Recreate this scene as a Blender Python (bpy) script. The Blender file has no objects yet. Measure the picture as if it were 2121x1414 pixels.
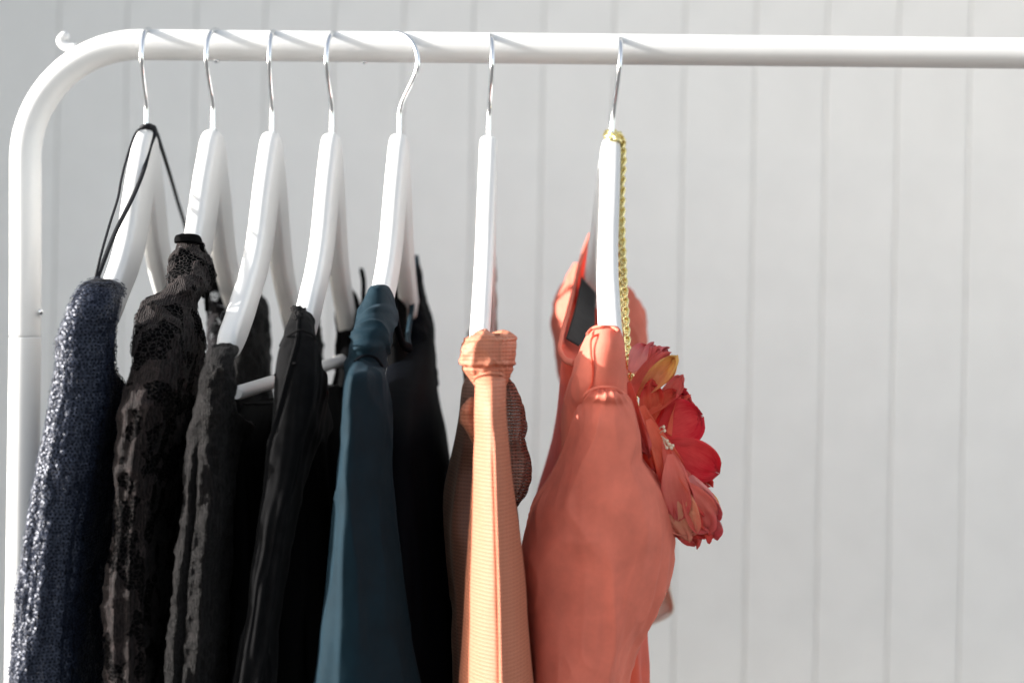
import bpy, bmesh, math, random
import numpy as np
from mathutils import Vector, Matrix, Quaternion

random.seed(7)
rng = np.random.default_rng(7)
scene = bpy.context.scene
COL = scene.collection

# ------------------------------------------------------------------ camera
F = 2604.0                       # focal length in photo pixels (photo 2121 x 1414)
ROLL = math.radians(0.75)
CAM = Vector((0.0, -1.05, 1.26))
RV = Vector((math.cos(ROLL), 0, math.sin(ROLL)))
UV = Vector((-math.sin(ROLL), 0, math.cos(ROLL)))
FV = Vector((0, 1, 0))
cd = bpy.data.cameras.new('camera')
cam = bpy.data.objects.new('camera', cd)
COL.objects.link(cam)
cam.matrix_world = Matrix(((RV.x, UV.x, -FV.x, CAM.x), (RV.y, UV.y, -FV.y, CAM.y),
                           (RV.z, UV.z, -FV.z, CAM.z), (0, 0, 0, 1)))
cd.sensor_width = 36.0
cd.lens = F / 2121 * 36
cd.clip_start = 0.02
cd.clip_end = 500
cd.dof.use_dof = True
cd.dof.focus_distance = 0.94
cd.dof.aperture_fstop = 2.8
scene.camera = cam

# ------------------------------------------------------------------ light
SUN = Vector((-1.0, -0.15, 0.25)).normalized()
world = bpy.data.worlds.new('World')
scene.world = world
world.use_nodes = True
wn = world.node_tree
bg = wn.nodes['Background']
sky = wn.nodes.new('ShaderNodeTexSky')
sky.sky_type = 'NISHITA'
sky.sun_disc = False
sky.sun_elevation = math.asin(SUN.z)
sky.sun_rotation = math.atan2(SUN.x, SUN.y)
sky.air_density = 1.0
sky.dust_density = 2.0
sky.ozone_density = 1.0
hs = wn.nodes.new('ShaderNodeHueSaturation')
hs.inputs['Saturation'].default_value = 0.38
wn.links.new(sky.outputs[0], hs.inputs['Color'])
wn.links.new(hs.outputs[0], bg.inputs[0])
bg.inputs[1].default_value = 0.115
sl = bpy.data.lights.new('sun', 'SUN')
sl.energy = 3.7
sl.angle = math.radians(0.6)
sl.color = (1.0, 0.97, 0.94)
so = bpy.data.objects.new('sun', sl)
COL.objects.link(so)
so.rotation_euler = SUN.to_track_quat('Z', 'Y').to_euler()
vs = scene.view_settings
vs.view_transform = 'Standard'
vs.look = 'None'
vs.gamma = 1.0
vs.exposure = 1.86

# ------------------------------------------------------------------ helpers
def W(px, py, Y=0.0):
    """world point seen at photo pixel (px, py), at world depth Y"""
    D = Y + 1.05
    return CAM + RV * ((px - 1060.5) / F * D) + UV * ((707 - py) / F * D) + FV * D

def link(name, me, mat=None, parent=None, smooth=True):
    o = bpy.data.objects.new(name, me)
    COL.objects.link(o)
    if mat is not None and len(me.materials) == 0:
        me.materials.append(mat)
    if smooth:
        me.polygons.foreach_set('use_smooth', [True] * len(me.polygons))
    if parent is not None:
        o.parent = parent
        o.matrix_parent_inverse = parent.matrix_world.inverted()
    return o

def thing(name, label, cat, loc=(0, 0, 0), group=None):
    o = bpy.data.objects.new(name, None)
    COL.objects.link(o)
    o.location = loc
    o.matrix_world = Matrix.Translation(loc)
    o.empty_display_size = 0.05
    o['label'] = label
    o['category'] = cat
    if group:
        o['group'] = group
    return o

def mesh(name, verts, faces):
    me = bpy.data.meshes.new(name)
    me.from_pydata([tuple(v) for v in verts], [], [tuple(f) for f in faces])
    me.update()
    return me

def spline(pts, n):
    """Catmull-Rom through pts, n samples"""
    P = np.array([tuple(p) for p in pts], float)
    seg = np.r_[0, np.cumsum(np.linalg.norm(np.diff(P, axis=0), axis=1))]
    t = np.linspace(0, seg[-1], n)
    return np.stack([pchip(seg, P[:, k], t, mono=False) for k in range(P.shape[1])], 1)

def pchip(x, y, t, mono=True):
    x = np.asarray(x, float); y = np.asarray(y, float)
    h = np.diff(x); d = np.diff(y) / h
    m = np.zeros_like(y)
    if len(x) == 2:
        m[:] = d[0]
    else:
        m[0] = d[0]; m[-1] = d[-1]
        for i in range(1, len(x) - 1):
            if mono:
                if d[i - 1] * d[i] > 0:
                    w1 = 2 * h[i] + h[i - 1]; w2 = h[i] + 2 * h[i - 1]
                    m[i] = (w1 + w2) / (w1 / d[i - 1] + w2 / d[i])
            else:
                m[i] = (d[i - 1] * h[i] + d[i] * h[i - 1]) / (h[i] + h[i - 1])
    k = np.clip(np.searchsorted(x, t) - 1, 0, len(x) - 2)
    s = (t - x[k]) / h[k]
    s2 = s * s; s3 = s2 * s
    return ((2 * s3 - 3 * s2 + 1) * y[k] + (s3 - 2 * s2 + s) * h[k] * m[k]
            + (-2 * s3 + 3 * s2) * y[k + 1] + (s3 - s2) * h[k] * m[k + 1])

def _hash(i, j, k):
    n = (i * 374761393 + j * 668265263 + k * 2147483647 + 1274126177) & 0xffffffff
    n = ((n ^ (n >> 13)) * 1274126177) & 0xffffffff
    n = (n ^ (n >> 16)) & 0xffffffff
    return n / 4294967295.0 * 2 - 1

def noise3(P, scale=1.0, seed=0.0):
    P = np.asarray(P, float) * scale + seed * 17.31
    I = np.floor(P).astype(np.int64); f = P - I
    u = f * f * f * (f * (f * 6 - 15) + 10)
    out = 0
    for a in (0, 1):
        for b in (0, 1):
            for c in (0, 1):
                w = ((u[..., 0] if a else 1 - u[..., 0]) * (u[..., 1] if b else 1 - u[..., 1])
                     * (u[..., 2] if c else 1 - u[..., 2]))
                out = out + w * _hash(I[..., 0] + a, I[..., 1] + b, I[..., 2] + c)
    return out

def fbm(P, scale, oct=3, seed=0.0):
    v = 0; a = 1.0
    for o in range(oct):
        v = v + a * noise3(P, scale * 2 ** o, seed + o * 3.7); a *= 0.5
    return v

def sweep(name, pts, rad, mat, parent=None, segs=12, flat=None):
    P = np.asarray([tuple(p) for p in pts], float)
    n = len(P)
    R = np.full(n, rad) if np.isscalar(rad) else np.asarray(rad, float)
    T = np.gradient(P, axis=0)
    T /= np.linalg.norm(T, axis=1)[:, None]
    ref = np.array([0, 1, 0.0])
    if abs(T[0] @ ref) > 0.9:
        ref = np.array([1.0, 0, 0])
    N = ref - T[0] * (ref @ T[0]); N /= np.linalg.norm(N)
    verts = []
    for i in range(n):
        N = N - T[i] * (N @ T[i]); N /= np.linalg.norm(N)
        B = np.cross(T[i], N)
        for k in range(segs):
            a = 2 * math.pi * k / segs
            r1, r2 = R[i], R[i] * (flat if flat else 1)
            verts.append(P[i] + N * math.cos(a) * r1 + B * math.sin(a) * r2)
    faces = []
    for i in range(n - 1):
        for k in range(segs):
            k2 = (k + 1) % segs
            faces.append((i * segs + k, i * segs + k2, (i + 1) * segs + k2, (i + 1) * segs + k))
    faces.append(tuple(range(segs))[::-1])
    faces.append(tuple((n - 1) * segs + k for k in range(segs)))
    me = mesh(name, verts, faces)
    o = link(name, me, mat, parent)
    me.polygons[-1].use_smooth = False
    me.polygons[-2].use_smooth = False
    return o

def loft_grid(rows, nu, nv, n=2.0, apex=0.0, tpow=1.25):
    """rows: (py, xl, xr, Y, ry): silhouette of a cloth tube on each level, true depth Y and half depth ry"""
    A = np.array(rows, float)
    t = np.linspace(0, 1, nv) ** tpow
    py = A[0, 0] + (A[-1, 0] - A[0, 0]) * t
    xl, xr, Y, ry = [pchip(A[:, 0], A[:, k], py) for k in (1, 2, 3, 4)]
    D = Y + 1.05
    th = np.linspace(0, 2 * math.pi, nu, endpoint=False)
    c = np.sign(np.cos(th)) * np.abs(np.cos(th)) ** (2 / n)
    s = np.sign(np.sin(th)) * np.abs(np.sin(th)) ** (2 / n)
    c = c + apex * np.clip(-s, 0, 1) ** 1.5
    tl = (xl - 1060.5) / F; tr = (xr - 1060.5) / F
    X = (tl + tr) / 2 * D; a = (tr - tl) / 2 * D
    dep = D[:, None] + ry[:, None] * s[None]
    for _ in range(25):
        x = (X[:, None] + a[:, None] * c[None]) / dep
        el = tl - x.min(1); er = tr - x.max(1)
        X = X + (el + er) / 2 * D
        a = np.maximum(a + (er - el) / 2 * D * 0.7, 0.0015)
    x = X[:, None] + a[:, None] * c[None]
    up = ((707 - py) / F * D)[:, None] + 0 * x
    P = (np.array(CAM)[None, None] + x[..., None] * np.array(RV) + up[..., None] * np.array(UV)
         + dep[..., None] * np.array(FV))
    return P, th, py

def slab_grid(rows, nv, tpow=1.25, nf=84, ns=44):
    """rows: (py, xl, thickness mm, y front, y back): a hanging cloth envelope with a rounded front edge and flat flanks"""
    A = np.array(rows, float)
    t = np.linspace(0, 1, nv) ** tpow
    py = A[0, 0] + (A[-1, 0] - A[0, 0]) * t
    xl, tk, yf, yb = [pchip(A[:, 0], A[:, k], py) for k in (1, 2, 3, 4)]
    a = tk / 2000.0
    yb = np.maximum(yb, yf + 2.05 * a)
    D = 1.05 + yf
    X = (xl - 1060.5) / F * (D + a * .8) + a
    up = (707 - py) / F * D
    u = np.linspace(0, 1, ns, endpoint=False); f = np.linspace(0, 1, nf, endpoint=False)
    pf = math.pi * (1 + f)
    nb = 16
    pb = math.pi * np.linspace(0, 1, nb, endpoint=False)
    xs, ys, th = [], [], []
    o = np.ones(ns)[None]
    L = (yb - a - (yf + a))[:, None]
    xs.append(a[:, None] * o); ys.append((yf + a)[:, None] + L * u[None]); th.append(u * math.pi * .4)
    xs.append(a[:, None] * np.cos(pb)[None]); ys.append((yb - a)[:, None] + a[:, None] * np.sin(pb)[None]); th.append(math.pi * (.4 + .2 * pb / math.pi))
    xs.append(-a[:, None] * o); ys.append((yb - a)[:, None] - L * u[None]); th.append(math.pi * (.6 + .4 * u))
    xs.append(a[:, None] * np.cos(pf)[None]); ys.append((yf + a)[:, None] + a[:, None] * np.sin(pf)[None]); th.append(pf)
    x = np.concatenate(xs, 1) + X[:, None]; y = np.concatenate(ys, 1); th = np.concatenate(th)
    dep = y + 1.05
    P = (np.array(CAM)[None, None] + x[..., None] * np.array(RV) + (up[:, None] + 0 * x)[..., None] * np.array(UV) + dep[..., None] * np.array(FV))
    return P, th, py

def normals(P):
    du = np.roll(P, -1, 1) - np.roll(P, 1, 1)
    dv = np.gradient(P, axis=0)
    N = np.cross(dv, du)
    N /= np.linalg.norm(N, axis=2)[..., None] + 1e-12
    ctr = P.mean(1, keepdims=True)
    sgn = np.sign(((P - ctr) * N).sum(2).mean())
    return N * sgn

def loft(name, rows, mat, parent=None, nu=96, nv=120, n=2.0, apex=0.0, disp=None, tpow=1.25, raw=False, slab=False):
    P, th, py = slab_grid(rows, nv, tpow) if slab else loft_grid(rows, nu, nv, n, apex, tpow)
    if disp is not None:
        N = normals(P)
        d = disp(th[None, :] + 0 * P[..., 0], py[:, None] + 0 * P[..., 0], P)
        P = P + N * d[..., None]
    nv, nu = P.shape[:2]
    V = P.reshape(-1, 3)
    idx = np.arange(nv * nu).reshape(nv, nu)
    q = np.stack([idx[:-1], np.roll(idx, -1, 1)[:-1], np.roll(idx, -1, 1)[1:], idx[1:]], -1).reshape(-1, 4)
    faces = q.tolist()
    verts = V.tolist()
    for row, rev in ((0, True), (nv - 1, False)):
        verts.append(P[row].mean(0).tolist())
        ci = len(verts) - 1
        for k in range(nu):
            k2 = (k + 1) % nu
            f = (int(idx[row, k]), int(idx[row, k2]), ci)
            faces.append(f if rev else f[::-1])
    me = mesh(name, verts, faces)
    o = link(name, me, mat, parent)
    if raw:
        return o, P
    return o

def front(rows, y, py0, bl=40.0, rmax=.032):
    out = []
    for r_ in rows:
        r_ = (*r_[:4], min(r_[4], rmax))
        f = min(1.0, max(0.0, (r_[0] - py0) / bl))
        out.append((r_[0], r_[1], r_[2], r_[3] * (1 - f) + (y + r_[4]) * f, r_[4]))
    return out

def folds(amp, k, seed, y0, y1, wob=0.6, power=1.0):
    """vertical folds that grow from photo row y0 to y1"""
    def f(th, py, P):
        g = np.clip((py - y0) / (y1 - y0), 0, 1) ** power
        w = noise3(np.stack([th * 0 + seed, py / 160.0, np.cos(th) * 1.2], -1)) * wob * 2
        v = np.sin(k * th + w * 2 + seed) + 0.5 * np.sin(k * 1.9 * th - w * 3 + seed * 2.1)
        return amp * g * v
    return f

def wrinkle(amp, scale, seed, stretch=(1, 1, 1), oct=3):
    def f(th, py, P):
        return amp * fbm(P * np.array(stretch), scale, oct, seed)
    return f

def creases(amp, scale, seed, stretch=(1, 1, .3), sharp=1.0):
    """soft valleys with narrow raised folds, drawn out along the drape"""
    def f(th, py, P):
        Q = P * np.array(stretch)
        n = fbm(Q + .006 * noise3(P, 30, seed + 3)[..., None], scale, 2, seed)
        rdg = (1 - np.clip(np.abs(n) * 2.2, 0, 1)) ** (1 + sharp)
        return amp * (rdg - .35)
    return f

def addf(*fs):
    return lambda th, py, P: sum(f(th, py, P) for f in fs)

# ------------------------------------------------------------------ materials
class Mat:
    def __init__(self, name):
        self.m = bpy.data.materials.new(name)
        self.m.use_nodes = True
        self.t = self.m.node_tree
        self.p = self.t.nodes['Principled BSDF']
        self.out = self.t.nodes['Material Output']
    def n(self, typ, **kw):
        nd = self.t.nodes.new('ShaderNode' + typ)
        for k, v in kw.items():
            if k in nd.inputs.keys():
                nd.inputs[k].default_value = v
            else:
                setattr(nd, k, v)
        return nd
    def l(self, a, b):
        self.t.links.new(a, b)
    def set(self, **kw):
        for k, v in kw.items():
            k = k.replace('_', ' ')
            if k == 'Base Color' and len(v) == 3:
                v = (*v, 1)
            self.p.inputs[k].default_value = v
        return self
    def coords(self, scale=(1, 1, 1)):
        tc = self.n('TexCoord')
        mp = self.n('Mapping')
        mp.inputs['Scale'].default_value = scale
        self.l(tc.outputs['Object'], mp.inputs['Vector'])
        return mp.outputs[0]
    def noise(self, vec, scale, detail=3, rough=0.5):
        nd = self.n('TexNoise')
        nd.inputs['Scale'].default_value = scale
        nd.inputs['Detail'].default_value = detail
        nd.inputs['Roughness'].default_value = rough
        self.l(vec, nd.inputs['Vector'])
        return nd.outputs['Fac']
    def ramp(self, fac, stops):
        r = self.n('ValToRGB')
        while len(r.color_ramp.elements) < len(stops):
            r.color_ramp.elements.new(0.5)
        for e, (p, c) in zip(r.color_ramp.elements, stops):
            e.position = p
            e.color = (*c, 1) if len(c) == 3 else c
        self.l(fac, r.inputs[0])
        return r.outputs[0]
    def math(self, op, a, b=None, clamp=False):
        nd = self.n('Math', operation=op)
        nd.use_clamp = clamp
        for i, v in enumerate((a, b)):
            if v is None:
                continue
            if isinstance(v, (int, float)):
                nd.inputs[i].default_value = v
            else:
                self.l(v, nd.inputs[i])
        return nd.outputs[0]
    def bump(self, h, strength, dist=0.001, prev=None):
        b = self.n('Bump')
        b.inputs['Strength'].default_value = strength
        b.inputs['Distance'].default_value = dist
        self.l(h, b.inputs['Height'])
        if prev is not None:
            self.l(prev, b.inputs['Normal'])
        self.l(b.outputs[0], self.p.inputs['Normal'])
        return b.outputs[0]
    def color(self, out):
        self.l(out, self.p.inputs['Base Color'])
    def alpha_mix(self, fac):
        """fac 0 = hole, 1 = cloth"""
        tr = self.n('BsdfTransparent')
        mx = self.n('MixShader')
        self.l(fac, mx.inputs[0])
        self.l(tr.outputs[0], mx.inputs[1])
        self.l(self.p.outputs[0], mx.inputs[2])
        self.l(mx.outputs[0], self.out.inputs[0])

def m_paint(name, col, rough, bump=0.05, scale=300, coat=0.0, mottle=0.03):
    M = Mat(name).set(Roughness=rough, Coat_Weight=coat, Coat_Roughness=0.2)
    v = M.coords()
    f = M.noise(v, 14, 4)
    c2 = tuple(x * (1 - mottle * 2) for x in col)
    M.color(M.ramp(f, [(0.3, c2), (0.7, col)]))
    M.bump(M.noise(v, scale, 2), bump, 0.0006)
    return M.m

def m_metal(name, col, rough):
    M = Mat(name).set(Metallic=1.0, Roughness=rough, Base_Color=col)
    v = M.coords()
    r = M.n('MapRange')
    r.inputs[3].default_value = rough * 0.7
    r.inputs[4].default_value = rough * 1.5
    M.l(M.noise(v, 120, 3), r.inputs[0])
    M.l(r.outputs[0], M.p.inputs['Roughness'])
    return M.m

def m_cloth(name, col, rough=0.8, sheen=0.3, weave=2200, wstr=0.25, mottle=0.15, stint=(1, 1, 1), spec=0.3, trans=0.0, mscale=40):
    M = Mat(name).set(Roughness=rough, Sheen_Weight=sheen, Sheen_Roughness=0.4, Sheen_Tint=(*stint, 1))
    M.p.inputs['Specular IOR Level'].default_value = spec
    v = M.coords()
    f = M.noise(v, mscale, 5, 0.6)
    lo = tuple(x * (1 - mottle) for x in col); hi = tuple(min(1, x * (1 + mottle)) for x in col)
    M.color(M.ramp(f, [(0.3, lo), (0.7, hi)]))
    b = M.bump(M.noise(v, weave, 2), wstr, 0.0004)
    M.bump(M.noise(v, 90, 4, 0.6), 0.25, 0.0015, b)
    if trans > 0:
        t = M.n('BsdfTranslucent')
        t.inputs[0].default_value = (*col, 1)
        mx = M.n('MixShader')
        mx.inputs[0].default_value = trans
        M.l(M.p.outputs[0], mx.inputs[1]); M.l(t.outputs[0], mx.inputs[2])
        M.l(mx.outputs[0], M.out.inputs[0])
    return M.m

def m_lace(name, thread, fill, cell=330, motif=62, holes=True, bumpd=0.0022, thr=0.06, lo=0.42):
    """hexagon net strewn with leaf shaped solid patches, each outlined by a raised cord; open cells are holes"""
    M = Mat(name).set(Roughness=0.6, Sheen_Weight=0.04, Sheen_Roughness=0.35)
    M.p.inputs['Specular IOR Level'].default_value = 0.1
    v = M.coords()
    wob = M.n('TexNoise'); wob.inputs['Scale'].default_value = 70; wob.inputs['Detail'].default_value = 3
    M.l(v, wob.inputs['Vector'])
    mix = M.n('VectorMath', operation='MULTIPLY_ADD')
    M.l(wob.outputs['Color'], mix.inputs[0])
    mix.inputs[1].default_value = (0.014, 0.014, 0.020)
    M.l(v, mix.inputs[2])
    vo = M.n('TexVoronoi', feature='DISTANCE_TO_EDGE')
    vo.inputs['Scale'].default_value = cell
    M.l(v, vo.inputs['Vector'])
    net = M.math('SUBTRACT', 1.0, M.math('MULTIPLY', vo.outputs['Distance'], 1.0 / (thr * 2)), True)
    big = M.n('TexVoronoi', feature='DISTANCE_TO_EDGE'); big.inputs['Scale'].default_value = motif
    M.l(mix.outputs[0], big.inputs['Vector'])
    cel = M.n('TexVoronoi', feature='F1'); cel.inputs['Scale'].default_value = motif
    M.l(mix.outputs[0], cel.inputs['Vector'])
    sc = M.n('SeparateColor'); M.l(cel.outputs['Color'], sc.inputs[0])
    on = M.math('GREATER_THAN', sc.outputs[0], lo)
    inside = M.math('GREATER_THAN', big.outputs['Distance'], 0.012)
    patch = M.math('MULTIPLY', on, inside)
    cord = M.math('MULTIPLY', on, M.math('LESS_THAN', M.math('ABSOLUTE', M.math('SUBTRACT', big.outputs['Distance'], 0.03)), 0.018))
    solid = M.math('MAXIMUM', M.math('MAXIMUM', net, patch), cord)
    f = M.noise(v, 520, 5, 0.8)
    rib = M.n('TexWave'); rib.inputs['Scale'].default_value = 190; rib.inputs['Distortion'].default_value = 6
    M.l(v, rib.inputs['Vector'])
    tone = M.math('ADD', M.math('MULTIPLY', f, 0.75), M.math('MULTIPLY', rib.outputs['Fac'], 0.25))
    tone = M.math('ADD', tone, M.math('MULTIPLY', cord, 0.35))
    M.color(M.ramp(tone, [(0.40, fill), (0.72, thread)]))
    fine = M.noise(v, 700, 3, 0.7)
    h = M.math('ADD', M.math('MULTIPLY', solid, 0.5), M.math('MULTIPLY', fine, 0.6))
    h = M.math('ADD', h, M.math('MULTIPLY', cord, 0.7))
    h = M.math('ADD', h, M.math('MULTIPLY', rib.outputs['Fac'], 0.25))
    M.bump(h, 0.9, bumpd)
    if holes:
        M.alpha_mix(M.math('GREATER_THAN', solid, 0.45))
    return M.m

def m_mesh(name, col, col2, trans=0.0, open_=0.0, scale=1080):
    """fine knitted mesh cloth, rows of small rhombs"""
    M = Mat(name).set(Roughness=0.65, Sheen_Weight=0.1, Sheen_Roughness=0.4, Sheen_Tint=(1, 0.8, 0.6, 1))
    v = M.coords()
    vr = M.n('VectorRotate', rotation_type='Y_AXIS'); vr.inputs['Angle'].default_value = math.radians(1)
    M.l(v, vr.inputs['Vector'])
    sx = M.n('SeparateXYZ'); M.l(vr.outputs[0], sx.inputs[0])
    k = 2 * math.pi / 0.0031 * scale / 900
    row = M.math('SINE', M.math('MULTIPLY', sx.outputs[2], k))
    stag = M.math('MULTIPLY', M.math('SIGN', row), 1.3)
    colm = M.math('SINE', M.math('ADD', M.math('MULTIPLY', sx.outputs[0], k * 1.15), stag))
    w = M.math('ADD', M.math('MULTIPLY', row, 0.75), M.math('MULTIPLY', colm, 0.4))
    w01 = M.math('ADD', M.math('MULTIPLY', w, 0.5), 0.5)
    M.color(M.ramp(w01, [(0.0, col2), (0.6, col)]))
    M.bump(w01, 0.45, 0.0006)
    if open_ > 0:
        fac = M.ramp(w01, [(0.3, (1 - open_,) * 3), (0.7, (1, 1, 1))])
        M.alpha_mix(fac)
    return M.m

WHITE = m_paint('white_powder_coat', (0.68, 0.68, 0.67), 0.45, 0.06, 260, 0.0, 0.02)
HANG = m_paint('white_lacquered_wood', (0.70, 0.697, 0.686), 0.38, 0.10, 160, 0.1, 0.03)
CHROME = m_metal('zinc_wire', (0.74, 0.76, 0.78), 0.11)
GOLD = m_metal('gold_plated', (0.95, 0.82, 0.40), 0.24)
WALLM = m_paint('painted_board', (0.83, 0.82, 0.795), 0.6, 0.15, 60, 0.0, 0.03)

# ------------------------------------------------------------------ ground and wall
GM = m_paint('dark_paving', (0.11, 0.105, 0.10), 0.85, 0.3, 40, 0, 0.1)
g = link('ground', mesh('ground', [(-60, -60, 0), (60, -60, 0), (60, 60, 0), (-60, 60, 0)], [(0, 1, 2, 3)]), GM, smooth=False)
g['kind'] = 'structure'

WALL_Y = 0.55
wall = thing('panelled_wall', 'pale grey painted wall of vertical boards behind the clothes rack', 'wall', (0, WALL_Y, 0))
PITCH = 0.0893
def board_mesh():
    w, th = PITCH / 2 - 0.0007, 0.018
    t = .0007
    prof = [(-w - t, th), (-w - t, .0032), (-w, .0030), (-w, .0014), (-w + .0004, .0005), (-w + .0014, 0), (w - .0014, 0), (w - .0004, .0005), (w, .0014), (w, .0030), (w + t, .0032), (w + t, th)]
    vs_ = [(x, y, z) for z in (0.0, 2.7) for x, y in prof]
    n = len(prof)
    fs = [(i, (i + 1) % n, n + (i + 1) % n, n + i) for i in range(n)]
    fs += [tuple(range(n))[::-1], tuple(range(n, 2 * n))]
    return mesh('board', vs_, fs)
bm_ = board_mesh()
bk = link('backing', mesh('backing', [(-3, .022, 0), (3, .022, 0), (3, .022, 2.7), (-3, .022, 2.7), (-3, .08, 0), (3, .08, 0), (3, .08, 2.7), (-3, .08, 2.7)],
          [(0, 1, 2, 3), (4, 7, 6, 5), (0, 4, 5, 1), (3, 2, 6, 7), (0, 3, 7, 4), (1, 5, 6, 2)]), WALLM, smooth=False)
bk.parent = wall
x0 = (W(1402, 0, WALL_Y).x)
for k in range(-32, 20):
    b = link('board', bm_, WALLM, smooth=False)
    b.parent = wall
    b.location = (x0 + PITCH / 2 + k * PITCH, random.uniform(-.0002, .0002), 0)
# unseen blocker added beyond the left edge to keep low sun off the boards
rv = link('added_sun_blocker', mesh('added_sun_blocker', [(-0.94, -.43, 0), (-0.84, -.43, 0), (-0.84, -.0005, 0), (-0.94, -.0005, 0), (-0.94, -.43, 2.7), (-0.84, -.43, 2.7), (-0.84, -.0005, 2.7), (-0.94, -.0005, 2.7)],
          [(0, 3, 2, 1), (4, 5, 6, 7), (0, 1, 5, 4), (1, 2, 6, 5), (2, 3, 7, 6), (3, 0, 4, 7)]), WALLM, smooth=False)
rv.parent = wall
wall.rotation_euler = (0, math.radians(0.35), math.radians(-2.0))

# ------------------------------------------------------------------ clothes rack
rack = thing('clothes_rack', 'white metal tube clothes rack with a rounded corner', 'clothes rack', tuple(W(50, 707)[:2]) + (0,))
cpts = [W(2500, 115), W(2100, 111), W(1500, 105), W(900, 99), W(500, 95.2), W(292, 93)]
arc = []
for i in range(1, 24):
    a = math.radians(90 + 90 * i / 24)
    arc.append(W(290 + 237 * math.cos(a), 330 - 237 * math.sin(a)))
path = list(cpts[:1])
P6 = spline(cpts, 40)
path = [Vector(p) for p in P6] + arc + [W(53, 330), W(53, 420), W(53, 560), W(52.52, 692), W(52.505, 696), W(52.5, 697)]
rad = [0.0126] * 40 + [0.0126 - 0.0006 * math.sin(math.pi * i / 24) for i in range(1, 24)] + [0.0126] * 5 + [0.0124]
sweep('top_rail', path, rad, WHITE, rack, 40)
RZ = W(300, 93).z
lo = W(52.5, 698); bo = W(42.5, 1414)
d = (bo - lo).normalized()
foot = lo + d * ((lo.z - 0.06) / -d.z)
sweep('post', [lo + d * 0.0003, lo + d * 0.0012, lo + d * 0.3, foot], [0.0125, 0.0127, 0.0127, 0.0127], WHITE, rack, 40)
def screw(p, nrm, r=0.0028):
    q = Vector(nrm).to_track_quat('Z', 'Y')
    vs_, fs = [], []
    prof = [(0.9, 0), (1, .25), (.85, .65), (.5, .9), (0.0001, 1.0)]
    n = 12
    for rr, h in prof:
        for k in range(n):
            a = 2 * math.pi * k / n
            vs_.append(Vector(p) + q @ Vector((rr * r * math.cos(a), rr * r * math.sin(a), h * r * 0.9)))
    for i in range(len(prof) - 1):
        for k in range(n):
            fs.append((i * n + k, i * n + (k + 1) % n, (i + 1) * n + (k + 1) % n, (i + 1) * n + k))
    return link('screw', mesh('screw', vs_, fs), CHROME, rack)
screw(W(449, 125, 0), (0, -.15, -1))
screw(W(755, 128, 0), (0, -.15, -1), 0.0024)
screw(W(83, 646, -.004), (1, -.35, 0))
sweep('end_peg', spline([W(158, 100, .004), W(146, 99, .004), W(134, 95, .004), (W(127, 86, .004)), W(132, 77, .004), W(143, 74.5, .004)], 20), [.0042] * 16 + [.0042, .0040, .0034, .002], WHITE, rack, 14)
# far end and feet, outside the picture
rx = 0.62
zt = W(2500, 115).z
e0 = W(2500, 115)
sweep('far_corner', [e0 + Vector((0.0, 0, 0))] + [Vector((e0.x + 0.095 * math.sin(a), 0, e0.z - 0.095 * (1 - math.cos(a)))) for a in np.linspace(0.01, math.pi / 2, 14)] + [Vector((e0.x + .095, 0, .06))], .0126, WHITE, rack, 24)
for xx in (foot.x, e0.x + .095):
    sweep('foot', [Vector((xx, -.24, .03)), Vector((xx, -.2, .047)), Vector((xx, .2, .047)), Vector((xx, .24, .03))], .0128, WHITE, rack, 20)

# ------------------------------------------------------------------ hangers
OUT = [(8, 0), (17, -6), (28, -22), (42, -45), (52, -65), (61, -83), (75, -102), (90, -117), (107, -130), (136, -152), (150, -161), (157, -168), (159, -176)]
INN = [(154, -184), (146, -184), (135, -181), (100, -162), (71, -141), (40, -118), (19, -95), (8, -76), (0, -58)]
def hanger_body_mesh():
    half = OUT + INN
    pts = half + [(-x, z) for x, z in half[::-1][1:]]
    cu = bpy.data.curves.new('hc', 'CURVE')
    cu.dimensions = '2D'
    cu.fill_mode = 'BOTH'
    bv = 5.0
    cu.extrude = (14.2 / 2 - bv) / 1000
    cu.bevel_depth = bv / 1000
    cu.bevel_resolution = 4
    cu.offset = -bv / 1000
    sp = cu.splines.new('BEZIER')
    sp.bezier_points.add(len(pts) - 1)
    for bp, (x, z) in zip(sp.bezier_points, pts):
        bp.co = (x / 1000, z / 1000, 0)
        bp.handle_left_type = bp.handle_right_type = 'AUTO'
        if (x, z) == (0, -58):
            bp.handle_left_type = bp.handle_right_type = 'VECTOR'
    sp.use_cyclic_u = True
    sp.resolution_u = 6
    o = bpy.data.objects.new('hc', cu)
    COL.objects.link(o)
    dg = bpy.context.evaluated_depsgraph_get()
    me = bpy.data.meshes.new_from_object(o.evaluated_get(dg))
    bpy.data.objects.remove(o)
    bpy.data.curves.remove(cu)
    # plane xy -> depth/height, extrude z -> width ; front (+x) points to the camera (-Y)
    me.transform(Matrix(((0, 0, 1, 0), (-1, 0, 0, 0), (0, 1, 0, 0), (0, 0, 0, 1))))
    me.materials.clear()
    me.materials.append(HANG)
    me.name = 'hanger_body'
    return me
HB = hanger_body_mesh()
def hook_points():
    pts = [(0, -10), (0, 4), (0, 14), (0.4, 20), (3, 28), (8.5, 37), (14, 46)]
    c = (-9, 58.5); R = 27.2
    for a in np.linspace(-14, 150, 22):
        if a < -8: continue
        pts.append((c[0] + R * math.cos(math.radians(a)), c[1] + R * math.sin(math.radians(a))))
    return [(0, -y / 1000, z / 1000) for y, z in pts]
HKP = spline(hook_points(), 70)
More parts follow.
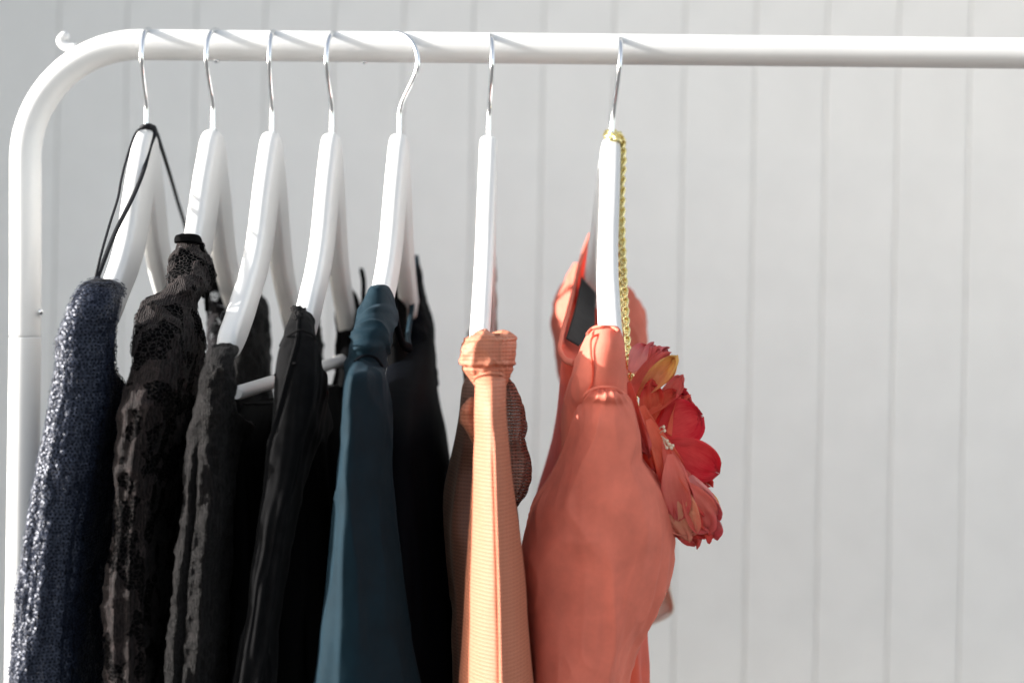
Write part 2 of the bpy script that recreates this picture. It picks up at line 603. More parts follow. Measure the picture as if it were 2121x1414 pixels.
def make_hanger(px, py, label, yaw=0, tilt=0, hook_yaw=0, bar=True, Y0=-0.009, first=[]):
    base = W(px, py, Y0)
    t = thing('clothes_hanger', label, 'hanger', base, 'white wooden hangers on the rail')
    if first:
        b = first[0].copy(); h = first[1].copy()
        COL.objects.link(b); COL.objects.link(h)
        for o in (b, h):
            o.parent = t
            o.matrix_parent_inverse = Matrix()
    else:
        b = link('body', HB, HANG)
        b.parent = t
        h = sweep('hook', HKP, 0.0020, CHROME, None, 12)
        h.parent = t
        first += [b, h]
    h.rotation_euler = (0, 0, math.radians(hook_yaw))
    t.rotation_euler = (0, math.radians(tilt), math.radians(yaw))
    bpy.context.view_layer.update()
    return t
H = {}
H[1] = make_hanger(303, 272, 'white wooden hanger with a thin black strap looped around its hook', hook_yaw=0, yaw=2.5)
H[2] = make_hanger(441, 273, 'white wooden hanger with a black lace dress on it, second from the rounded corner', hook_yaw=-6)
H[3] = make_hanger(563, 277, 'white wooden hanger holding the black textured top, with its trouser bar showing', hook_yaw=2)
H[4] = make_hanger(687, 280, 'white wooden hanger holding the plain black cotton dress beside the blue satin dress', hook_yaw=-8)
H[5] = make_hanger(827, 281, 'white wooden hanger holding the dark blue dress, its hook turned sideways', hook_yaw=60, yaw=-1.8)
H[6] = make_hanger(1012, 285, 'white wooden hanger seen edge-on with the orange mesh dress', tilt=0.6, hook_yaw=6)
H[7] = make_hanger(1266, 290, 'white wooden hanger with a gold chain draped over its top', tilt=4.2, hook_yaw=0, yaw=1.5)
# trouser bar, hanging at an angle across the necklines
A = W(487, 815, -.15); B = W(735, 738, .11)
dv_ = (B - A)
bar = sweep('trouser_bar', [A, A + dv_ * .02, A + dv_ * .5, A + dv_ * .98, B], [.0048, .006, .006, .006, .0048], HANG, H[3], 16, flat=0.85)

# ------------------------------------------------------------------ cloth materials
NAVY = m_cloth('navy_tulle', (0.004, 0.005, 0.010), 0.8, 0.02, spec=.1)
SEQ = Mat('navy_sequin').set(Metallic=0.15, Roughness=0.36, Base_Color=(0.16, 0.17, 0.27))
SEQ.p.inputs['Specular IOR Level'].default_value = 0.22
v_ = SEQ.coords()
SEQ.color(SEQ.ramp(SEQ.noise(v_, 500, 1), [(0.3, (0.007, 0.011, 0.022)), (0.7, (0.034, 0.041, 0.065))]))
SEQ = SEQ.m
CORD = m_cloth('black_cord', (0.006, 0.0065, 0.009), 0.6, 0.05, spec=.2)
LACE = m_lace('black_lace', (0.034, 0.025, 0.024), (0.0022, 0.0016, 0.0016), cell=300, motif=75, lo=.5)
LACE2 = m_lace('sheer_black_lace', (0.014, 0.012, 0.015), (0.003, 0.0026, 0.0035), cell=420, motif=70, lo=0.5)
LINING = m_cloth('black_lining', (0.0018, 0.0018, 0.002), 0.8, 0.0, spec=.03)
CRUSH = m_lace('black_textured_lace', (0.014, 0.0118, 0.0118), (0.001, 0.0009, 0.0009), cell=420, motif=85, holes=False, bumpd=0.003)
BLACK = m_cloth('black_cotton', (0.0042, 0.0042, 0.0046), 0.85, 0.03, 1800, 0.3, 0.3, spec=0.06, mscale=120)
SATIN = m_cloth('dark_blue_satin', (0.0028, 0.0138, 0.0215), 0.75, 0.05, 2600, 0.3, 0.2, (0.6, 0.8, 1.0), 0.12)
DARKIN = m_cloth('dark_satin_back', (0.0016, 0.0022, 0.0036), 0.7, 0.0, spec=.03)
ORANGE = m_mesh('orange_mesh', (0.46, 0.155, 0.083), (0.33, 0.10, 0.051))
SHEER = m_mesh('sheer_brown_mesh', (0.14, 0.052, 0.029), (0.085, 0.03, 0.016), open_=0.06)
RUFF = m_mesh('sheer_rust_mesh', (0.30, 0.12, 0.08), (0.13, 0.05, 0.035), open_=0.35, scale=1100)
CORAL = m_cloth('coral_crepe', (0.71, 0.183, 0.122), 0.8, 0.06, 2400, 0.3, 0.14, (1, 0.8, 0.7), 0.25, trans=0.12)
CORALIN = m_cloth('coral_lining', (0.80, 0.12, 0.06), 0.6, 0.15, trans=0.35)

# ------------------------------------------------------------------ sequinned navy dress
d1 = thing('sequin_dress', 'navy blue sequinned dress nearest the rack post', 'dress', W(200, 900, -.1))
rows = [(574, 197, 5, -.165, -.155), (580, 182, 15, -.180, -.15), (595, 164, 24, -.192, -.15), (615, 152, 28, -.198, -.16), (645, 141, 30, -.202, -.166), (680, 126, 31, -.203, -.160), (710, 116, 34, -.203, -.156),
        (760, 113, 35, -.203, -.152), (810, 106, 36, -.203, -.12), (870, 97, 36, -.203, -.04), (950, 84, 36, -.203, .02), (1050, 63, 37, -.203, .06), (1200, 42, 38, -.203, .1), (1414, 20, 40, -.203, .15), (1600, 5, 42, -.203, .15)]
_, P1 = loft('skirt', rows, NAVY, d1, 0, 130, slab=True, disp=addf(folds(.0010, 7, 1.3, 650, 1200), wrinkle(.0010, 45, 1)), raw=True)
def sequins(P, parent, pitch=0.0029):
    N = normals(P)
    nv, nu = P.shape[:2]
    V, Fc = [], []
    row_z = P[:, :, 2].mean(1)
    seglen = np.linalg.norm(np.roll(P, -1, 1) - P, axis=2)
    z = row_z[0]
    SEG = 9
    ang = np.arange(SEG) * 2 * math.pi / SEG
    while z > 0.955:
        i = int(np.argmin(abs(row_z - z)))
        cum = np.r_[0, np.cumsum(seglen[i])]
        m = int(cum[-1] / pitch)
        off = rng.random() * pitch
        for q in range(m):
            s = off + q * pitch + rng.normal() * 0.0003
            k = int(np.clip(np.searchsorted(cum, s) - 1, 0, nu - 1))
            p = P[i, k]; n = N[i, k]
            f = (s - cum[k]) / (seglen[i, k] + 1e-9)
            p = p + (P[i, (k + 1) % nu] - p) * f
            to = np.array(CAM) - p
            if n @ to < -0.02 * np.linalg.norm(to):
                continue
            p = p + np.array((0, 0, z - row_z[i] + rng.normal() * 0.0003)) + n * (0.0007 + rng.random() * 0.0008)
            n2 = n + rng.normal(size=3) * 0.15 + np.array((0, 0, 0.12))
            n2 /= np.linalg.norm(n2)
            e = np.cross(n2, (0, 0, 1)); e /= np.linalg.norm(e); g2 = np.cross(n2, e)
            ro = 0.00178; ri = 0.00088
            b0 = len(V)
            ring = np.cos(ang)[:, None] * e + np.sin(ang)[:, None] * g2
            V.extend((p + ring * ro).tolist()); V.extend((p + ring * ri + n2 * 0.00022).tolist())
            for a in range(SEG):
                a2 = (a + 1) % SEG
                Fc.append((b0 + a, b0 + a2, b0 + SEG + a2, b0 + SEG + a))
        z -= pitch * 0.82
    o = link('sequins', mesh('sequins', V, Fc), SEQ, parent, smooth=False)
    o['kind'] = 'stuff'
    o['label'] = 'small round navy sequins sewn over the whole dress'
    return o
sequins(P1, d1)
def strap(name, pts, r, parent, mat=CORD, flat=None, n=40):
    return sweep(name, spline(pts, n), r, mat, parent, 8, flat)
strap('strap', [W(200, 580, -.155), W(212, 548, -.145), W(240, 478, -.11), W(278, 402, -.07), W(298, 352, -.045), W(312, 300, -.022), W(320, 276, -.012), W(314, 266, -.006), W(303, 262, -.003)], .0009, d1, flat=2.0)
strap('strap', [W(196, 582, -.155), W(206, 540, -.148), W(226, 468, -.12), W(246, 402, -.085), W(250, 378, -.072), W(262, 330, -.05), W(281, 276, -.03), W(292, 266, -.014), W(303, 263, -.006)], .0007, d1, flat=1.5)
strap('strap', [W(303, 263, -.016), W(316, 264, -.012), W(324, 276, 0), W(334, 305, .02), W(352, 362, .05), W(370, 424, .09), W(384, 470, .12), W(394, 520, .14)], .0013, d1, flat=2.2)
strap('strap', [W(293, 268, -.01), W(298, 262, -.018), W(306, 260, -.018), W(312, 264, -.008), W(306, 269, .0), W(296, 268, -.004)], .0019, d1)

rows = [(800, 262, 300, .0, .06), (860, 255, 420, .0, .14), (1000, 250, 440, .0, .16), (1414, 240, 460, .0, .17), (1600, 230, 470, .0, .17)]
loft('bodice', rows, NAVY, d1, 90, 60, 2.6, disp=folds(.003, 7, 2, 850, 1300))
# ------------------------------------------------------------------ black lace dress
d2 = thing('lace_dress', 'black floral lace dress with a satin neckband, beside the sequinned dress', 'dress', W(340, 950, -.1))
rows = [(487, 374, 9, -.086, -.070), (494, 364, 17, -.091, -.062), (512, 359, 21, -.097, -.062), (540, 352, 25, -.108, -.06), (575, 343, 28, -.127, -.07), (600, 331, 29, -.138, -.08), (612, 303, 33, -.143, -.09), (630, 287, 36, -.151, -.09), (680, 277, 36, -.171, -.095), (760, 268, 32, -.190, -.07),
        (850, 251, 28, -.204, 0), (950, 242, 25, -.204, .08), (1050, 235, 23, -.204, .12), (1200, 222, 24, -.204, .15), (1414, 217, 26, -.204, .15), (1600, 210, 28, -.204, .15)]
bump2 = addf(wrinkle(.0018, 38, 4), creases(.0022, 42, 5, (1, 1, .55)), wrinkle(.0008, 170, 6), folds(.0012, 6, 2.2, 620, 1100))
loft('lace_shell', rows, LACE, d2, 0, 230, slab=True, disp=bump2)
loft('lining', [(q[0], q[1] + 4, q[2] - 2.6, q[3] + .0013, q[4] - .0013) for q in rows if q[0] > 500], LINING, d2, 0, 120, slab=True, disp=bump2)
# neckband
rows_n = [(485, 374, 402, -.080, .006), (488, 364, 411, -.080, .010), (494, 361, 416, -.081, .012), (501, 360, 418, -.083, .0122), (504, 361, 417, -.084, .008)]
loft('neckband', rows_n, LINING, d2, 70, 40, 2.2, disp=wrinkle(.0006, 60, 12))
strap('neckband', [W(418, 508, -.085), W(422, 535, -.07), W(425, 570, -.05), W(427, 610, -.02), W(428, 640, .01)], .0022, d2, LINING, 0.7)
strap('neckband', [W(425, 612, .02), W(432, 590, .05), W(444, 575, .07), W(453, 552, .09), W(457, 526, .105)], [.004] * 34 + [.0035, .003, .0025, .002, .0012, .0006], d2, LINING, 0.8)
rows_b = [(540, 424, 436, .06, .008), (548, 421, 444, .06, .012), (575, 420, 470, .07, .02), (620, 424, 492, .09, .03), (700, 428, 505, .1, .04), (800, 430, 520, .1, .05), (1000, 430, 530, .1, .05)]
loft('back_panel', rows_b, LACE2, d2, 90, 90, disp=wrinkle(.003, 60, 9))
rows_b = [(578, 512, 524, .13, .008), (590, 503, 533, .13, .016), (620, 494, 548, .12, .03), (645, 488, 557, .12, .035), (700, 480, 559, .11, .05), (760, 470, 562, .10, .06), (850, 460, 568, .09, .07), (1000, 450, 580, .07, .08), (1414, 440, 600, .05, .1)]
loft('back_shoulder', rows_b, CRUSH, d2, 90, 110, disp=wrinkle(.002, 80, 11))

rows = [(800, 420, 480, .0, .06), (860, 410, 540, .0, .14), (1000, 400, 560, .0, .16), (1414, 390, 590, .0, .17), (1600, 380, 600, .0, .17)]
loft('bodice', rows, LINING, d2, 90, 60, 2.6, disp=folds(.003, 7, 3, 850, 1300))
# ------------------------------------------------------------------ black textured top
d3 = thing('textured_top', 'black top with a crushed lacy texture, beside the long white trouser bar', 'top', W(440, 1000, -.1))
rows = [(716, 444, 8, -.186, -.175), (721, 436, 15, -.196, -.17), (740, 424, 20, -.205, -.184), (770, 413, 23, -.21, -.185), (850, 399, 25, -.21, -.172), (900, 391, 25, -.21, -.10), (950, 385, 25, -.21, 0), (1050, 377, 26, -.21, .05), (1200, 360, 27, -.21, .1), (1414, 343, 29, -.21, .15), (1600, 330, 30, -.21, .15)]
def crease3(th, py, P):
    # a deep fold that opens below the shoulder
    c = np.exp(-((th - (4.35 + (py - 900) * .0002)) / .16) ** 2)
    return -0.008 * c * np.clip((py - 900) / 120, 0, 1)
loft('sleeve', rows, CRUSH, d3, 0, 220, slab=True, disp=addf(wrinkle(.0010, 150, 21), wrinkle(.0014, 40, 22), creases(.0022, 38, 23, (1, 1, .4)), folds(.0014, 5, .7, 800, 1250), crease3))
rows = [(830, 505, 600, .0, .05), (860, 492, 625, .0, .10), (900, 484, 640, .0, .14), (1000, 478, 655, .0, .15), (1200, 470, 680, .0, .16), (1414, 460, 705, .0, .17), (1600, 450, 720, .0, .17)]
loft('bodice', rows, LINING, d3, 100, 80, 2.6, disp=folds(.004, 9, 3, 800, 1300))
rows = [(632, 612, 640, .13, .01), (645, 604, 655, .13, .02), (690, 596, 664, .12, .035), (740, 590, 671, .11, .045), (800, 585, 676, .1, .05), (900, 580, 690, .08, .06), (1100, 570, 700, .06, .08)]
loft('back_shoulder', rows, CRUSH, d3, 80, 90, disp=wrinkle(.0022, 90, 23))

# ------------------------------------------------------------------ plain black cotton dress
d4 = thing('cotton_dress', 'plain black cotton dress with a raised seam down its shoulder', 'dress', W(600, 1000, -.1))
rows = [(639, 611, 6, -.146, -.135), (645, 604, 11, -.156, -.135), (660, 596, 16, -.171, -.14), (690, 587, 21, -.187, -.155), (720, 579, 25, -.198, -.163), (800, 567, 28, -.206, -.125), (880, 560, 26, -.206, -.08), (1000, 545, 23, -.206, 0), (1100, 533, 21, -.206, .05), (1200, 520, 20, -.206, .1), (1414, 489, 21, -.206, .15), (1600, 462, 22, -.206, .15)]
def ridge4(th, py, P):
    c0 = 4.75 - np.clip((py - 700) / 260, 0, 1) * 1.05
    return .0016 * np.exp(-((th - c0) / .055) ** 2) - .0016 * np.exp(-((th - c0 - .16) / .09) ** 2)
d4l = addf(ridge4, wrinkle(.0012, 55, 31, (1, 1, .5)), creases(.0022, 24, 32, (1, 1, .3)), folds(.0012, 5, 5.1, 760, 1250))
_, P4 = loft('sleeve', rows, BLACK, d4, 0, 200, slab=True, disp=d4l, raw=True)
def seam_along(P, iy0, iy1, thf, r, mat, parent, name='seam', off=.0006):
    N = normals(P); nv, nu = P.shape[:2]
    pts = []
    for i in range(iy0, iy1):
        k = thf(i / nv) / (2 * math.pi) * nu % nu
        k0 = int(k); f = k - k0
        p = P[i, k0] * (1 - f) + P[i, (k0 + 1) % nu] * f
        pts.append(p + N[i, k0] * off)
    return sweep(name, pts, r, mat, parent, 8)
loft('fray', [(636, 612, 626, -.14, .006), (640, 608, 631, -.145, .01), (650, 606, 634, -.15, .014), (662, 606, 632, -.153, .016), (676, 612, 624, -.155, .01)], CRUSH, d4, 60, 40, disp=addf(wrinkle(.002, 260, 35), wrinkle(.001, 600, 36)))
strap('yoke_seam', [W(580, 716, -.165), W(590, 700, -.185), W(604, 690, -.194), W(618, 684, -.196), W(640, 690, -.192), W(655, 705, -.175)], .0009, d4, BLACK)
strap('yoke_seam', [W(570, 776, -.165), W(582, 762, -.19), W(598, 754, -.201), W(614, 752, -.203)], .0009, d4, BLACK)
rows = [(800, 640, 700, .0, .05), (860, 600, 735, .0, .13), (1000, 590, 760, .0, .16), (1200, 570, 775, .0, .17), (1414, 550, 795, .0, .17), (1600, 540, 800, .0, .17)]
loft('bodice', rows, LINING, d4, 100, 80, 2.6, disp=folds(.004, 9, 4, 800, 1300))
rows = [(590, 712, 722, .14, .008), (600, 704, 732, .14, .016), (630, 698, 745, .135, .03), (680, 695, 768, .13, .04), (740, 694, 775, .12, .05), (800, 690, 778, .11, .06), (900, 685, 782, .09, .08), (1100, 680, 790, .06, .1)]
loft('back_shoulder', rows, LINING, d4, 80, 90, disp=wrinkle(.0018, 70, 33))
strap('neckline_edge', [W(748, 556, .15), W(752, 575, .145), W(753, 610, .13), W(750, 660, .1), W(744, 700, .07)], [.002] + [.0035] * 39, d4, LINING, 0.7)

# ------------------------------------------------------------------ dark blue satin dress
d5 = thing('satin_dress', 'dark blue satin dress with a ruched shoulder', 'dress', W(780, 1000, -.1))
rows = [(590, 778, 798, -.13, .008), (593, 770, 805, -.135, .018), (602, 761, 811, -.14, .026), (625, 749, 819, -.145, .036), (645, 741, 823, -.148, .042), (660, 736, 824, -.148, .043), (680, 728, 819, -.148, .043), (700, 723, 813, -.148, .043), (720, 720, 808, -.148, .042), (745, 720, 800, -.148, .04), (790, 722, 794, -.147, .03)]
rows = [(q[0], q[1], q[2], float(np.interp(q[0], [590, 600, 640, 680, 720, 790], [-.133, -.140, -.160, -.175, -.187, -.187])) + min(q[4], .03), min(q[4], .03)) for q in rows]
def ruche(th, py, P):
    g = np.clip((py - 600) / 25, 0, 1) * np.clip((790 - py) / 20, 0, 1)
    Q = P.copy(); Q[..., 2] = Q[..., 2] + .35 * Q[..., 0] + .004 * np.sin(th * 2)
    return g * (creases(.0026, 62, 51, (.28, .28, 1.0), .3)(th, py, Q) + .0026 * noise3(P, 36, 53))
loft('ruched_shoulder', rows, SATIN, d5, 150, 190, 2.2, disp=ruche)
rows = [(737, 748, 776, -.160, .008), (742, 738, 784, -.158, .018), (755, 726, 791, -.156, .028), (775, 718, 797, -.154, .034), (800, 712, 803, -.152, .038), (850, 708, 809, -.15, .042), (900, 706, 812, -.148, .045), (950, 702, 811, -.147, .048), (1000, 696, 813, -.145, .05), (1100, 686, 822, -.14, .055), (1200, 677, 834, -.135, .06), (1300, 666, 848, -.13, .065), (1414, 650, 866, -.125, .07), (1600, 622, 895, -.12, .08)]
_, P5 = loft('sleeve', front(rows, -.216, 737, 40, .042), SATIN, d5, 190, 180, 1.6, apex=-.42, disp=addf(creases(.0020, 22, 58, (1, 1, .22)), folds(.0010, 5, 2.4, 850, 1300), wrinkle(.0010, 36, 52, (1, 1, .4))), raw=True)
strap('shoulder_seam', [W(716, 792, -.17), W(722, 768, -.185), W(735, 748, -.19), W(752, 737, -.192), (W(772, 738, -.19)), W(786, 750, -.182), W(796, 770, -.168)], .0010, d5, DARKIN)
rows = [(676, 852, 890, .10, .012), (692, 840, 897, .10, .028), (725, 815, 899, .085, .055), (760, 800, 902, .06, .09), (810, 790, 907, .03, .13), (900, 778, 922, .0, .16), (1000, 770, 934, .0, .165), (1200, 760, 950, .0, .17), (1414, 740, 961, .0, .17), (1600, 730, 972, .0, .17)]
loft('bodice', rows, DARKIN, d5, 120, 90, 2.6, disp=folds(.0022, 8, 6, 800, 1300))
rows = [(529, 860, 865, .14, .003), (545, 856, 868, .14, .01), (570, 848, 873, .135, .02), (610, 842, 882, .13, .03), (650, 838, 893, .12, .04), (690, 832, 899, .11, .05), (740, 820, 902, .09, .06), (800, 815, 908, .07, .07)]
loft('back_shoulder', rows, DARKIN, d5, 90, 100, disp=wrinkle(.0014, 50, 57))
rows = [(560, 812, 830, .08, .005), (590, 800, 838, .08, .012), (640, 800, 842, .06, .02), (700, 800, 846, .04, .03), (760, 800, 850, .02, .03)]
loft('inner_lining', rows, LINING, d5, 60, 50)
strap('neckline_edge', [W(816, 632, -.10), W(820, 660, -.09), W(826, 690, -.08), W(836, 714, -.07), W(848, 720, -.06)], .0045, d5, DARKIN, 0.6)
strap('neckline_edge', [W(848, 720, -.06), W(845, 700, -.02), W(850, 660, .03), W(856, 610, .08), W(861, 560, .12), W(863, 530, .135)], [.0022] * 30 + [.002] * 9 + [.0008], d5, SATIN, 0.6)

# ------------------------------------------------------------------ orange mesh dress
d6 = thing('mesh_dress', 'orange mesh dress with a gathered collar and ruffled side', 'dress', W(1010, 1000, -.1))
rows = [(690, 990, 1040, -.165, .012), (694, 976, 1052, -.165, .022), (704, 962, 1060, -.165, .032), (725, 951, 1062, -.165, .036), (745, 950, 1061, -.165, .036), (762, 954, 1058, -.165, .034), (778, 966, 1054, -.168, .028), (792, 978, 1049, -.17, .024), (806, 986, 1044, -.17, .018)]
def crumple6(th, py, P):
    lob = .0022 * np.sin(3 * th + 1.2) * np.clip((790 - py) / 60, 0, 1)
    pl = .0013 * (1 - np.abs(np.sin(7 * th + 2.2 * noise3(P, 35, 68) + py / 70))) ** 1.5 * np.clip(.7 + noise3(P, 50, 69), 0, 1.5)
    band = .0010 * np.exp(-((py - 752) / 3.0) ** 2) + .0009 * np.exp(-((py - 703) / 3.0) ** 2) - .0012 * np.exp(-((py - 759) / 4.0) ** 2)
    return lob + pl + band + creases(.0016, 60, 67, (1, 1, .8))(th, py, P)
loft('collar', rows, ORANGE, d6, 130, 110, 2.3, disp=crumple6)
rows = [(764, 990, 1034, -.185, .01), (775, 985, 1042, -.182, .016), (800, 985, 1046, -.18, .02), (850, 984, 1048, -.178, .022), (900, 985, 1052, -.176, .024), (950, 981, 1057, -.174, .027), (1000, 978, 1062, -.172, .03), (1100, 970, 1075, -.17, .036), (1200, 963, 1087, -.167, .04), (1300, 957, 1096, -.164, .045), (1414, 949, 1107, -.16, .05), (1600, 936, 1125, -.155, .055)]
def ridge6(th, py, P):
    g = np.clip((py - 880) / 80, 0, 1)
    return .0022 * g * np.exp(-((th - 4.80) / .07) ** 2) - .001 * g * np.exp(-((th - 4.66) / .08) ** 2)
loft('sleeve', front(rows, -.228, 764, 60, .05), ORANGE, d6, 170, 170, 1.55, apex=0.12, disp=addf(ridge6, wrinkle(.0008, 40, 63, (1, 1, .3))))
strap('collar_seam', [W(980, 790, -.185), W(990, 778, -.2), W(1008, 773, -.206), W(1028, 774, -.204), W(1044, 780, -.192)], .0009, d6, ORANGE)
rows = [(780, 966, 1035, -.05, .02), (800, 957, 1040, -.04, .05), (850, 951, 1045, -.03, .08), (900, 943, 1050, -.02, .1), (950, 932, 1055, .0, .12), (1000, 922, 1060, .0, .14), (1060, 915, 1066, .0, .15), (1130, 918, 1072, .0, .15), (1200, 927, 1080, .0, .15), (1300, 934, 1090, .0, .15), (1414, 938, 1098, .0, .15), (1600, 940, 1110, .0, .15)]
loft('bodice', rows, SHEER, d6, 120, 110, 2.4, disp=folds(.003, 6, 1.1, 850, 1200))
rows = [(822, 974, 982, -.16, .003), (835, 962, 986, -.16, .01), (850, 953, 988, -.158, .016), (870, 953, 990, -.155, .018), (895, 968, 992, -.155, .014), (915, 978, 992, -.155, .006)]
loft('side_fold', rows, ORANGE, d6, 60, 50, disp=wrinkle(.001, 90, 64))
rows = [(782, 1042, 1054, -.13, .006), (800, 1040, 1064, -.12, .012), (830, 1040, 1079, -.11, .02), (860, 1042, 1088, -.10, .022), (885, 1044, 1088, -.10, .022), (905, 1046, 1085, -.10, .02), (930, 1046, 1094, -.09, .022), (960, 1048, 1101, -.09, .022), (985, 1050, 1100, -.09, .02), (1010, 1052, 1090, -.09, .018), (1035, 1056, 1076, -.09, .012), (1048, 1060, 1069, -.09, .004)]
loft('ruffle', rows, RUFF, d6, 110, 130, 2.0, disp=addf(lambda th, py, P: .0012 * np.sin(th * 9 + py / 30), wrinkle(.002, 60, 66)))
rows = [(430, 988, 1020, .10, .006), (480, 987, 1024, .12, .012), (600, 985, 1028, .14, .02), (672, 978, 1030, .13, .03), (690, 968, 1030, .12, .03), (720, 965, 1032, .1, .035), (800, 958, 1036, .05, .05), (900, 950, 1040, .05, .05)]
loft('back_shoulder', rows, SHEER, d6, 70, 80, disp=wrinkle(.001, 80, 65))

# ------------------------------------------------------------------ coral dress
d7 = thing('coral_dress', 'coral crepe dress with a full gathered sleeve', 'dress', W(1240, 1100, -.1))
rows = [(672, 1236, 1270, -.145, .012), (677, 1226, 1282, -.145, .024), (690, 1216, 1289, -.145, .032), (715, 1205, 1296, -.145, .038), (750, 1193, 1299, -.143, .04), (800, 1176, 1300, -.138, .042), (850, 1164, 1308, -.125, .042), (900, 1160, 1312, -.115, .042), (960, 1165, 1308, -.11, .04)]
loft('shoulder', rows, CORAL, d7, 130, 120, 2.3, disp=addf(wrinkle(.0012, 34, 71, (1, 1, .5)), creases(.0014, 30, 78, (1, 1, .5))))
rows = [(803, 1238, 1268, -0.172, 0.006), (806, 1226, 1280, -0.170, 0.014), (815, 1212, 1292, -0.168, 0.024), (835, 1196, 1308, -0.149, 0.034), (870, 1180, 1321, -0.145, 0.043), (900, 1172, 1328, -0.142, 0.048), (945, 1158, 1329, -0.140, 0.051), (960, 1150, 1336, -0.140, 0.053), (1000, 1126, 1366, -0.139, 0.058), (1050, 1098, 1389, -0.137, 0.062), (1100, 1090, 1394, -0.135, 0.064), (1150, 1086, 1393, -0.135, 0.064), (1200, 1089, 1386, -0.135, 0.062), (1250, 1095, 1367, -0.135, 0.058), (1300, 1100, 1343, -0.135, 0.053), (1350, 1105, 1322, -0.135, 0.048), (1414, 1110, 1304, -0.135, 0.045), (1600, 1120, 1280, -0.135, 0.040)]
def folds7(th, py, P):
    g = np.clip((py - 830) / 300, 0, 1)
    a = np.clip(1 - (py - 805) / 90, 0, 1)
    return (creases(.0040, 15, 72, (1, 1, .3), .4)(th, py, P) * (.3 + .7 * g) + creases(.0020, 30, 79, (1, 1, .2), .3)(th, py, P) * (.35 + .65 * g) + .0038 * g * noise3(P * np.array((1, 1, .4)), 24, 74)
            + creases(.0009, 45, 76, (1, 1, .25))(th, py, P) * g
            + .0030 * np.clip((py - 815) / 60, 0, 1) * np.clip((1240 - py) / 300, 0, 1) * ((1 - np.abs(np.sin(3.5 * th + 1.1 + 1.4 * noise3(P, 18, 81) + py / 500))) ** 2.2 - .25) + .0011 * a * (1 - np.abs(np.sin(9 * th + 3 * noise3(P, 40, 77)))) )
loft('sleeve', front(rows, -.191, 803, 60, .07), CORAL, d7, 220, 200, 2.1, disp=folds7)
strap('shoulder_seam', [W(1246, 690, -.173), W(1226, 700, -.178), W(1224, 730, -.181), W(1228, 765, -.182), W(1225, 795, -.1815), W(1216, 812, -.183)], .0008, d7, CORALIN)
strap('gather_seam', [W(1208, 822, -.183), W(1218, 811, -.187), W(1236, 803, -.187), W(1256, 801, -.187), W(1276, 804, -.186), W(1290, 815, -.183)], .0009, d7, CORAL)
strap('shoulder_hem', [W(1216, 692, -.17), W(1226, 681, -.163), W(1244, 676, -.172), W(1266, 677, -.171), W(1282, 685, -.178)], .0011, d7, CORAL)
rows = [(740, 1163, 1230, -.05, .02), (780, 1160, 1260, -.04, .06), (840, 1155, 1290, -.03, .09), (900, 1146, 1300, -.02, .12), (960, 1132, 1310, .0, .14), (1020, 1116, 1320, .0, .15), (1080, 1106, 1325, .0, .15), (1200, 1110, 1330, .0, .15), (1300, 1120, 1333, .0, .15), (1414, 1125, 1340, .0, .15), (1600, 1130, 1350, .0, .15)]
loft('bodice', rows, CORALIN, d7, 140, 110, 2.4, disp=folds(.0035, 8, 2.2, 900, 1350))
# far sleeve, lit by the sun behind the neckline
rows = [(548, 1192, 1218, .12, .01), (575, 1172, 1240, .13, .025), (600, 1158, 1300, .14, .04), (630, 1149, 1327, .145, .05), (670, 1146, 1339, .15, .055), (710, 1148, 1340, .15, .055), (750, 1152, 1336, .15, .05), (800, 1160, 1325, .14, .045), (900, 1170, 1310, .12, .04)]
loft('far_sleeve', rows, CORAL, d7, 120, 100, 2.1, disp=addf(wrinkle(.002, 30, 75), creases(.002, 30, 75)))
def sheet(name, A, B, mat, parent, bow=0.0, nu=14, nv=40):
    """cloth between two edge curves, bowed"""
    a = spline(A, nv); b = spline(B, nv)
    V, Fc = [], []
    for i in range(nv):
        for j in range(nu):
            f = j / (nu - 1)
            p = a[i] * (1 - f) + b[i] * f
            p = p + np.array((-.4, 1, 0)) * bow * math.sin(math.pi * f) * math.sin(math.pi * min(1, i / nv * 1.1))
            V.append(p)
    for i in range(nv - 1):
        for j in range(nu - 1):
            Fc.append((i * nu + j, i * nu + j + 1, (i + 1) * nu + j + 1, (i + 1) * nu + j))
    o = link(name, mesh(name, V, Fc), mat, parent)
    s = o.modifiers.new('thickness', 'SOLIDIFY'); s.thickness = .0008
    return o
eA = [W(1222, 486, .10), W(1206, 530, .08), W(1191, 590, .03), W(1176, 650, -.03), W(1163, 700, -.07), W(1160, 728, -.09), W(1170, 744, -.10), W(1190, 752, -.12)]
eB = [W(1236, 500, .12), W(1246, 540, .11), W(1252, 590, .09), W(1255, 650, .05), W(1256, 700, .02), W(1250, 735, -.02), W(1240, 750, -.06), W(1225, 760, -.10)]
sheet('neck_facing', eA, eB, CORALIN, d7, .03)
strap('neckline_edge', eA, .0026, d7, CORAL, 0.7)
LABEL = m_cloth('black_woven_label', (0.012, 0.010, 0.010), 0.7, 0.1)
lab = sheet('garment_label', [W(1203, 575, .028), W(1195, 620, .0), W(1186, 655, -.03), W(1172, 702, -.066)], [W(1234, 608, .03), W(1232, 640, .012), W(1229, 680, -.02), W(1198, 717, -.06)], LABEL, d7, .003)

